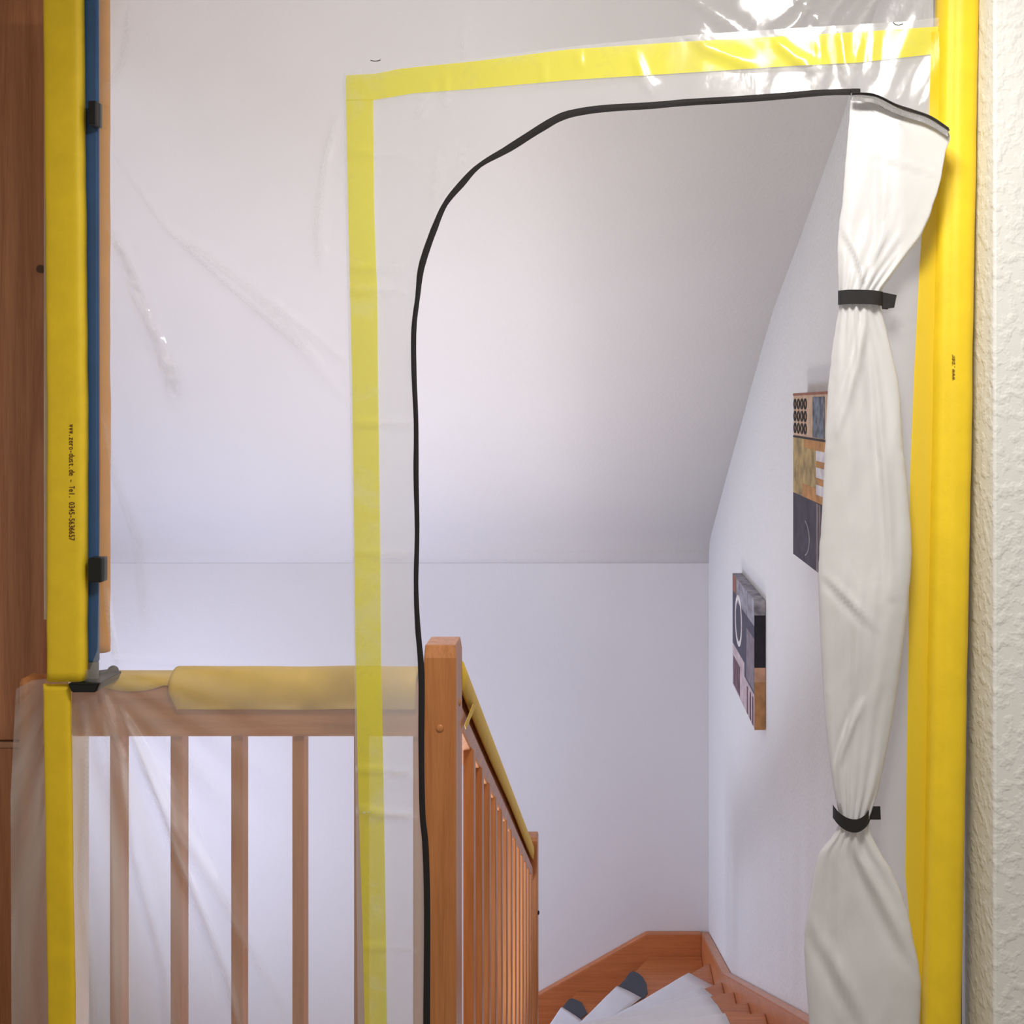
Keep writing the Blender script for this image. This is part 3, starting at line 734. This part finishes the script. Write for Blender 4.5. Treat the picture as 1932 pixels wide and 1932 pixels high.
def pleat(s, y):
    """forward relief of the gathered plastic; s runs 0..1 across"""
    up = min(abs(y-562), abs(y-1545)); g = math.exp(-up/170.0)
    wob = noise.noise(Vector((s*1.5, y/260, 1.7)))
    p = (0.0006+0.0034*g*g)*math.sin((s*(4.2+2*g)+0.9*wob+y/900)*2*math.pi)
    p += 0.011*noise.noise(Vector((s*2.1, y/260, 9.1)))+0.0022*noise.noise(Vector((s*5.0+y/300, y/90, 4.1)))
    # long diagonal folds
    for (ya, sa, yb, sb, am, wd_) in ((585, 0.62, 850, 0.05, 0.008, 0.07), (600, 0.66, 1100, 0.78, 0.008, 0.05), (1090, 0.1, 1180, 0.6, 0.005, 0.06), (1120, 0.45, 1330, 0.42, 0.005, 0.07), (1330, 0.5, 1430, 0.2, 0.010, 0.06),
                                       (1600, 0.6, 1800, 0.95, 0.010, 0.08), (1610, 0.35, 1900, 0.3, 0.008, 0.08), (1750, 0.1, 1930, 0.5, 0.008, 0.07), (440, 0.1, 545, 0.55, 0.009, 0.06), (300, 0.35, 545, 0.62, 0.007, 0.05), (545, 0.9, 430, 1.0, 0.006, 0.06), (330, 0.95, 300, 0.4, 0.004, 0.08)):
        lo_, hi_ = min(ya, yb), max(ya, yb)
        if lo_-30 < y < hi_+30:
            t = (y-ya)/(yb-ya); sc_ = sa+(sb-sa)*t; e = max(0, 1-max(0, -t, t-1)*6)*math.sin(math.pi*max(0.05, min(0.95, t)))**0.4
            dd = (s-sc_)/wd_; p += am*e*(math.exp(-dd*dd) - 0.8*math.exp(-(dd+1.3)**2))
    return p
rings = []
for y in rows:
    l = smooth_interp(FL, y)+1.0*noise.noise(Vector((y/20, 0, 0))); r = smooth_interp(FR, y)+1.2*noise.noise(Vector((y/22, 5, 0))); c = interp(flap_c, y); rad = interp(flap_r, y)
    mid = (l+r)/2; ring = []
    for j in range(NS):
        a = 2*math.pi*j/NS
        s = 0.5+0.5*math.cos(a); fr = math.sin(a)
        x = l+(r-l)*s
        pl = pleat(s, y)*(abs(fr)**0.6)*min(1, rad/0.014)
        depth = c+math.copysign(abs(fr)**0.65, fr)*rad+(pl if fr > 0 else -0.3*pl)
        if y < 560: depth += 0.055*max(0, (x-1700)/90)     # the loose corner stands off the padding
        ring.append(PF(x, y+ (0 if y > 250 else 0), depth))
    rings.append(ring)
bm = bmesh.new(); loft(bm, rings)
flap = link('door_flap', mesh_bm(bm), M_flap, door, True)
# zip half that stays on the flap's top edge
gp = [(1605, 182), (1630, 184), (1652, 188), (1684, 204), (1720, 216), (1755, 229), (1789, 250)]
ribbon(gp, [13, 14, 15, 16, 16, 15, 13], 0.034, 0.003, M_teeth, 'flap_zip_half', door, 6, offf=lambda x, y: 0.055*max(0, (x-1700)/90)+0.002)
ribbon([(1607, 176), (1632, 176), (1655, 180), (1690, 197), (1722, 208), (1757, 221), (1790, 243)], [2.5, 3, 3, 3, 4, 4, 4], 0.037, 0.003, M_zip, 'flap_zip_edge', door, 6, offf=lambda x, y: 0.055*max(0, (x-1700)/90)+0.002)
for i in range(26):
    pass
# teeth glints: little metal teeth
bm = bmesh.new(); G1 = catmull([(*p, 0) for p in gp], 14)
for i in range(2, len(G1)-1, 1):
    p = G1[i]; q = PF(p.x, p.y+4.5, 0.040+0.055*max(0, (p.x-1700)/90))
    box(bm, q.x-0.0006, q.x+0.0006, q.y-0.001, q.y+0.001, q.z-0.0028, q.z+0.0028)
o = link('zip_teeth', mesh_bm(bm), plain('bright_teeth', (0.75, 0.75, 0.75), 0.25, metal=0.7), door)
# the two hook-and-loop ties
def band(path, hgt, name, label, tail, base=0.0):
    P = catmull([(*p, 0) for p in path], 5); bm = bmesh.new(); rings = []
    n = len(P)-1
    for i, p in enumerate(P):
        t = i/n; bulge = base+0.044+0.024*math.sin(math.pi*t)**0.5
        rings.append([PF(p.x, p.y-hgt/2, bulge), PF(p.x, p.y+hgt/2, bulge), PF(p.x, p.y+hgt/2, bulge+0.0025), PF(p.x, p.y-hgt/2, bulge+0.0025)])
    loft(bm, rings)
    # back half closes the loop behind the flap
    rings = []
    for i, p in enumerate(P):
        t = i/n; bulge = base+0.044-0.026*math.sin(math.pi*t)**0.5
        rings.append([PF(p.x, p.y-hgt/2, bulge), PF(p.x, p.y+hgt/2, bulge), PF(p.x, p.y+hgt/2, bulge+0.002), PF(p.x, p.y-hgt/2, bulge+0.002)])
    loft(bm, rings)
    o = link(name, mesh_bm(bm), M_strap, door)
    bm = bmesh.new(); prism(bm, [PF(x, y, base+0.047) for x, y in tail], (0, -0.003, 0)); t_ = link('strap_tail', mesh_bm(bm), M_strap, o)
    t_.matrix_parent_inverse = Matrix.Identity(4)
    t_.matrix_parent_inverse = Matrix.Identity(4); 
    return o
s1 = band([(1581, 562), (1600, 560), (1625, 560), (1648, 561), (1666, 564)], 27, 'tie_strap', None, [(1662, 551), (1691, 557), (1686, 581), (1676, 582), (1674, 584), (1664, 583)])
s2 = band([(1571, 1530), (1583, 1545), (1600, 1556), (1618, 1558), (1632, 1550), (1640, 1540)], 25, 'tie_strap', None, [(1634, 1528), (1641, 1521), (1660, 1521), (1661, 1545), (1641, 1545), (1636, 1560)])
# small dark wire hooks left in the sheet
for pts, par in (([(699, 114), (706, 115.5), (713, 115), (718, 113)], None), ([(1685, 42), (1689, 46.5), (1696, 47.5), (1704, 45)], None)):
    bm = bmesh.new(); tube(bm, [PF(x, y, 0.016+off_main(x, y)*0+0.01) for x, y in pts], 0.0008, 6)
    link('wire_staple', mesh_bm(bm), M_black, dust)

# ------------------------------------------------------------------ left pole, its padding
def cpad(bm, x0, x1, yb, dep, z0, z1, th=0.012, seg=14, wob=0.0012, sq=0.55):
    """foam pad: C-shaped skin open at the back, front towards the camera"""
    zs = [z0+(z1-z0)*i/70 for i in range(71)]; rings = []
    for z in zs:
        o_, i_ = [], []
        wx = wob*noise.noise(Vector((0, 0, z*3.3)))+0.4*wob*noise.noise(Vector((0, 0, z*14)))
        for j in range(seg+1):
            a = math.pi*j/seg; ca, sa = math.cos(a), math.sin(a)
            fx = math.copysign(abs(ca)**sq, ca); fy = abs(sa)**sq
            o_.append((((x0+x1)/2+wx)+fx*(x1-x0)/2, yb-fy*dep-0.3*wx, z))
            i_.append((((x0+x1)/2+wx)+fx*((x1-x0)/2-th), yb-fy*(dep-th), z))
        rings.append(o_+i_[::-1])
    loft(bm, rings)
lp = thing('support_pole', W(165, 1300, 1.96), 'slim blue telescopic pole behind the left yellow padding, standing on the landing railing', 'pole')
bm = bmesh.new(); xa = (156-CX)*1.972/F; xb = (184.5-CX)*1.965/F
box(bm, xa, xb, 1.965, 1.976, EYE-(1250-CY)*1.965/F, 2.36, 0.004); link('outer_tube', mesh_bm(bm), M_blue, lp)
bm = bmesh.new(); box(bm, xa+0.002, xb-0.001, 1.967, 1.975, EYE-(1290-CY)*1.965/F, EYE-(1249-CY)*1.965/F, 0.003); link('inner_tube', mesh_bm(bm), M_grey, lp)
bm = bmesh.new(); fx0 = (127-CX)*1.932/F; fx1 = (187-CX)*1.932/F; fz1 = EYE-(1290-CY)*1.932/F; fz0 = EYE-(1307-CY)*1.932/F
prism(bm, [(fx0, 1.932, fz1), (fx0+0.008, 1.932, fz0), (fx1-0.008, 1.932, fz0), (fx1, 1.932, fz1)], (0, 0.095, 0))
bmesh.ops.bevel(bm, geom=bm.edges[:], offset=0.002, segments=2, affect='EDGES'); link('rubber_foot', mesh_bm(bm), M_black, lp)
bm = bmesh.new(); c = W(213, 1266, 2.02); bmesh.ops.create_uvsphere(bm, u_segments=12, v_segments=8, radius=0.011); bmesh.ops.translate(bm, vec=c, verts=bm.verts)
tube(bm, [(c.x-0.03, 2.0, c.z), (c.x, 2.02, c.z)], 0.005); link('clamp_knob', mesh_bm(bm), M_black, lp, True)
for (ya, yb, xr) in ((195, 241, 181), (1050, 1096, 191)):
    bm = bmesh.new(); x0_ = (165.5-CX)*1.936/F; x1_ = (xr-CX)*1.936/F
    box(bm, x0_, x1_, 1.936, 1.962, EYE-(yb-CY)*1.955/F, EYE-(ya-CY)*1.955/F, 0.002)
    o = link('clip', mesh_bm(bm), M_black, lp)
# upper padding
pad = thing('foam_padding', W(128, 1290, 1.93), 'yellow foam padding with printed web address, on the upper part of the left pole', 'foam padding', 'yellow foam paddings')
bm = bmesh.new(); cpad(bm, (94.0-CX)*1.955/F, (164-CX)*1.955/F, 1.960, 0.024, EYE-(1287-CY)*1.935/F, 2.30, wob=0.003, sq=0.35)
for v in bm.verts:
    v.co.x -= 0.007*max(0, min(1, (v.co.z-1.55)/0.7))
link('foam_sleeve', mesh_bm(bm), M_foam, pad, True)
bm = bmesh.new(); x0_ = (84.5-CX)*1.958/F
box(bm, x0_, x0_+0.03, 1.955, 1.9585, EYE-(1170-CY)*1.95/F, 2.30); link('backing_paper', mesh_bm(bm), plain('cream_backing', (0.78, 0.66, 0.5), 0.7), pad)
# foam strip behind the sheet
bm = bmesh.new(); cpad(bm, (150-CX)*2.035/F, (197-CX)*2.035/F, 2.06, 0.02, EYE-(1235-CY)*2.03/F, 2.30, th=0.008, wob=0.004)
o = link('foam_strip', mesh_bm(bm), plain('orange_yellow_foam', (0.86, 0.36, 0.02), 0.6, 0.05, 25, 0.25), None, True)
tag(o, 'narrow blurred orange-yellow foam strip just behind the sheet, right of the blue pole', 'foam padding')
# lower padding on the end post
bm = bmesh.new(); cpad(bm, (88-CX)*1.955/F, (138-CX)*1.955/F, 1.955, 0.010, 0.05, EYE-(1289-CY)*1.955/F, th=0.006, wob=0.004, sq=0.4)
# sheared slightly like in the photograph
for v in bm.verts:
    t = (EYE-(1289-CY)*1.99/F-v.co.z)/0.67
    v.co.x += (-0.004+0.010*t)
o = link('foam_strip', mesh_bm(bm), M_foam, None, True)
tag(o, 'wide yellow foam strip running down the front of the left end post, below the pole', 'foam padding')
# foam on the landing handrail
def upad(bm, y0, y1, zt_, drop_f, drop_b, xs, th=0.011, n=10, front=None):
    """inverted U over a rail, along x"""
    rings = []
    for x in xs:
        fr = front(x) if front else drop_f
        dz = 0.0015*noise.noise(Vector((x*9, 1, 2)))
        o_ = [(x, y0-th, zt_-fr+dz)]; i_ = [(x, y0-0.001, zt_-fr+dz)]
        for j in range(n+1):
            a = math.pi*j/n; o_.append((x, (y0+y1)/2-math.cos(a)*((y1-y0)/2+th), zt_+dz+math.sin(a)*(th+0.018)))
            i_.append((x, (y0+y1)/2-math.cos(a)*((y1-y0)/2+0.001), zt_+dz+math.sin(a)*0.018))
        o_.append((x, y1+th, zt_-drop_b)); i_.append((x, y1+0.001, zt_-drop_b))
        rings.append(o_+i_[::-1])
    loft(bm, rings)
xs = [(318-CX)*2.01/F+(784-318)*2.01/F*i/60 for i in range(61)]
bm = bmesh.new(); upad(bm, RY0, RY1, ztop+0.002, 0.042, 0.04, xs, front=lambda x: 0.046 if x > xs[2] else 0.012+0.034*(x-xs[0])/(xs[2]-xs[0]))
o = link('foam_padding', mesh_bm(bm), M_foam2, None, True)
tag(o, 'long yellow foam padding clipped over the landing handrail, behind the plastic sheet', 'foam padding', 'yellow foam paddings')
xs2 = [(196-CX)*2.03/F+(322-196)*2.03/F*i/24 for i in range(25)]
bm = bmesh.new(); rings = []
for i, x in enumerate(xs2):
    t = i/24; fz = ztop+0.003-0.013*math.sin(math.pi*min(1, t*1.05+0.02))**0.7*(1 if t < 0.9 else 1)
    y0 = RY0-0.004
    rings.append([(x, y0, fz), (x, y0+0.012, ztop+0.014), (x, RY1+0.004, ztop+0.016), (x, RY1+0.004, ztop+0.004), (x, RY0+0.014, ztop+0.003), (x, y0+0.003, min(fz, ztop))])
loft(bm, rings)
o = link('foam_scrap', mesh_bm(bm), M_foam2, None, True)
tag(o, 'short wavy piece of yellow foam on the handrail between pole foot and long padding', 'foam padding')
# foam on the sloping handrail: tube slit open, its lip standing off the rail
bm = bmesh.new(); rings = []
for i in range(41):
    t = i/40; D = 2.095+t*(4.36-2.095); z = hz(D)+HT
    sg = 0.004*math.sin(t*9)
    lift = 0.018 if t > 0.05 else 0.0
    sec = []
    ox = [(-0.012, -0.055), (-0.014, 0.0), (-0.004, 0.016), (0.018, 0.024), (0.040, 0.022), (0.050, 0.012), (0.051, -0.010), (0.047, -0.042-sg)]
    ix = [(0.040, -0.041-sg), (0.043, -0.012), (0.042, 0.006), (0.034, 0.013), (0.018, 0.015), (0.0, 0.008), (-0.005, -0.004), (-0.004, -0.055)]
    k = 1.0
    for a_, b_ in ox+ix: sec.append((HX0+a_*0.88, D, z+b_*k+0.004))
    rings.append(sec)
loft(bm, rings)
o = link('foam_padding', mesh_bm(bm), M_foam2, None, True)
tag(o, 'slit yellow foam tube lying along the top of the sloping stair handrail', 'foam padding', 'yellow foam paddings')

def hp_(px, py, X):
    D = X*F/(px-CX); return Vector((X, D, EYE-(py-CY)*D/F))
bm = bmesh.new(); prism(bm, [hp_(893, 1328, -0.275), hp_(899, 1330, -0.275), hp_(884, 1366, -0.277), hp_(879, 1376, -0.277), hp_(877, 1368, -0.277)], (-0.0012, 0, 0))
link('tape_strand', mesh_bm(bm), M_foam2, o)
# ------------------------------------------------------------------ right pole padding
rp = thing('foam_padding', W(1810, 1932, 1.6), 'tall yellow foam padding against the right wall edge, from top to bottom of the photo', 'foam padding', 'yellow foam paddings')
bm = bmesh.new(); cpad(bm, (1774-CX)*1.585/F, (1847-CX)*1.585/F, 1.628, 0.052, 0.1, 2.42, th=0.012, seg=22, wob=0.002, sq=0.62)
for v in bm.verts:
    t = 0.0; v.co.x += 0.006+(v.co.z-EYE-0.64)*0.0175
    # a soft lengthwise crease on the left side, opening towards the bottom
    u = (v.co.x-(1790-CX)*1.585/F-0.004*t)/0.006
    u -= (0.006+(v.co.z-EYE-0.64)*0.0175)/0.006
    v.co.y += 0.005*math.exp(-u*u)
fs = link('foam_sleeve', mesh_bm(bm), M_foam, rp, True)
bm = bmesh.new(); px0 = (1771-CX)*1.63/F
box(bm, px0, px0+0.04, 1.632, 1.660, 0.0, 2.42, 0.004)
o = link('support_pole', mesh_bm(bm), M_grey, None); tag(o, 'narrow grey pole edge behind the right yellow padding, seen at the top', 'pole')

# ------------------------------------------------------------------ printing on the foam
def text_mesh(body, size, extrude=0.0002, spacing=1.0):
    cu = bpy.data.curves.new('t', 'FONT'); cu.body = body; cu.size = size; cu.extrude = extrude; cu.align_x = 'CENTER'
    o = bpy.data.objects.new('t', cu); COL.objects.link(o)
    dg = bpy.context.evaluated_depsgraph_get(); me = bpy.data.meshes.new_from_object(o.evaluated_get(dg)); bpy.data.objects.remove(o)
    return me
BASE = {}
def place_text(body, px, pya, pyb, D, height_px, down, par):
    c = W(px, (pya+pyb)/2, D); n = len(body); cell = (pyb-pya)*D/F/n; k = height_px*D/F
    V, Fc = [], []
    for i, ch in enumerate(body):           # typewriter spacing, every letter in its own cell
        if ch == ' ': continue
        m = text_mesh(ch, 1.0, 0.0005); xs = [v.co.x for v in m.vertices]
        cx = (max(xs)+min(xs))/2; wd = max(xs)-min(xs)
        sx = min(k/0.72, cell*0.80/wd) if wd > 0.25 else k/0.72; b0 = len(V)
        for v in m.vertices:
            u = (v.co.x-cx)*sx+(i-(n-1)/2)*cell; h = (v.co.y-0.3)*k/0.72; e = v.co.z*0.5
            V.append((c.x+h, D-e, c.z-u) if down else (c.x-h, D-e, c.z+u))
        Fc += [[b0+j for j in p.vertices] for p in m.polygons]
    me = bpy.data.meshes.new('text'); me.from_pydata(V, [], Fc); me.update()
    return link('printed_text', me, M_ink, par)
place_text('www.zero-dust.de - Tel. 0345-5636657', 135, 800, 1020, 1.9350, 11, True, pad)
place_text('www.zer', 1798, 667, 716, 1.5755, 8.5, False, rp)
bpy.context.view_layer.update()
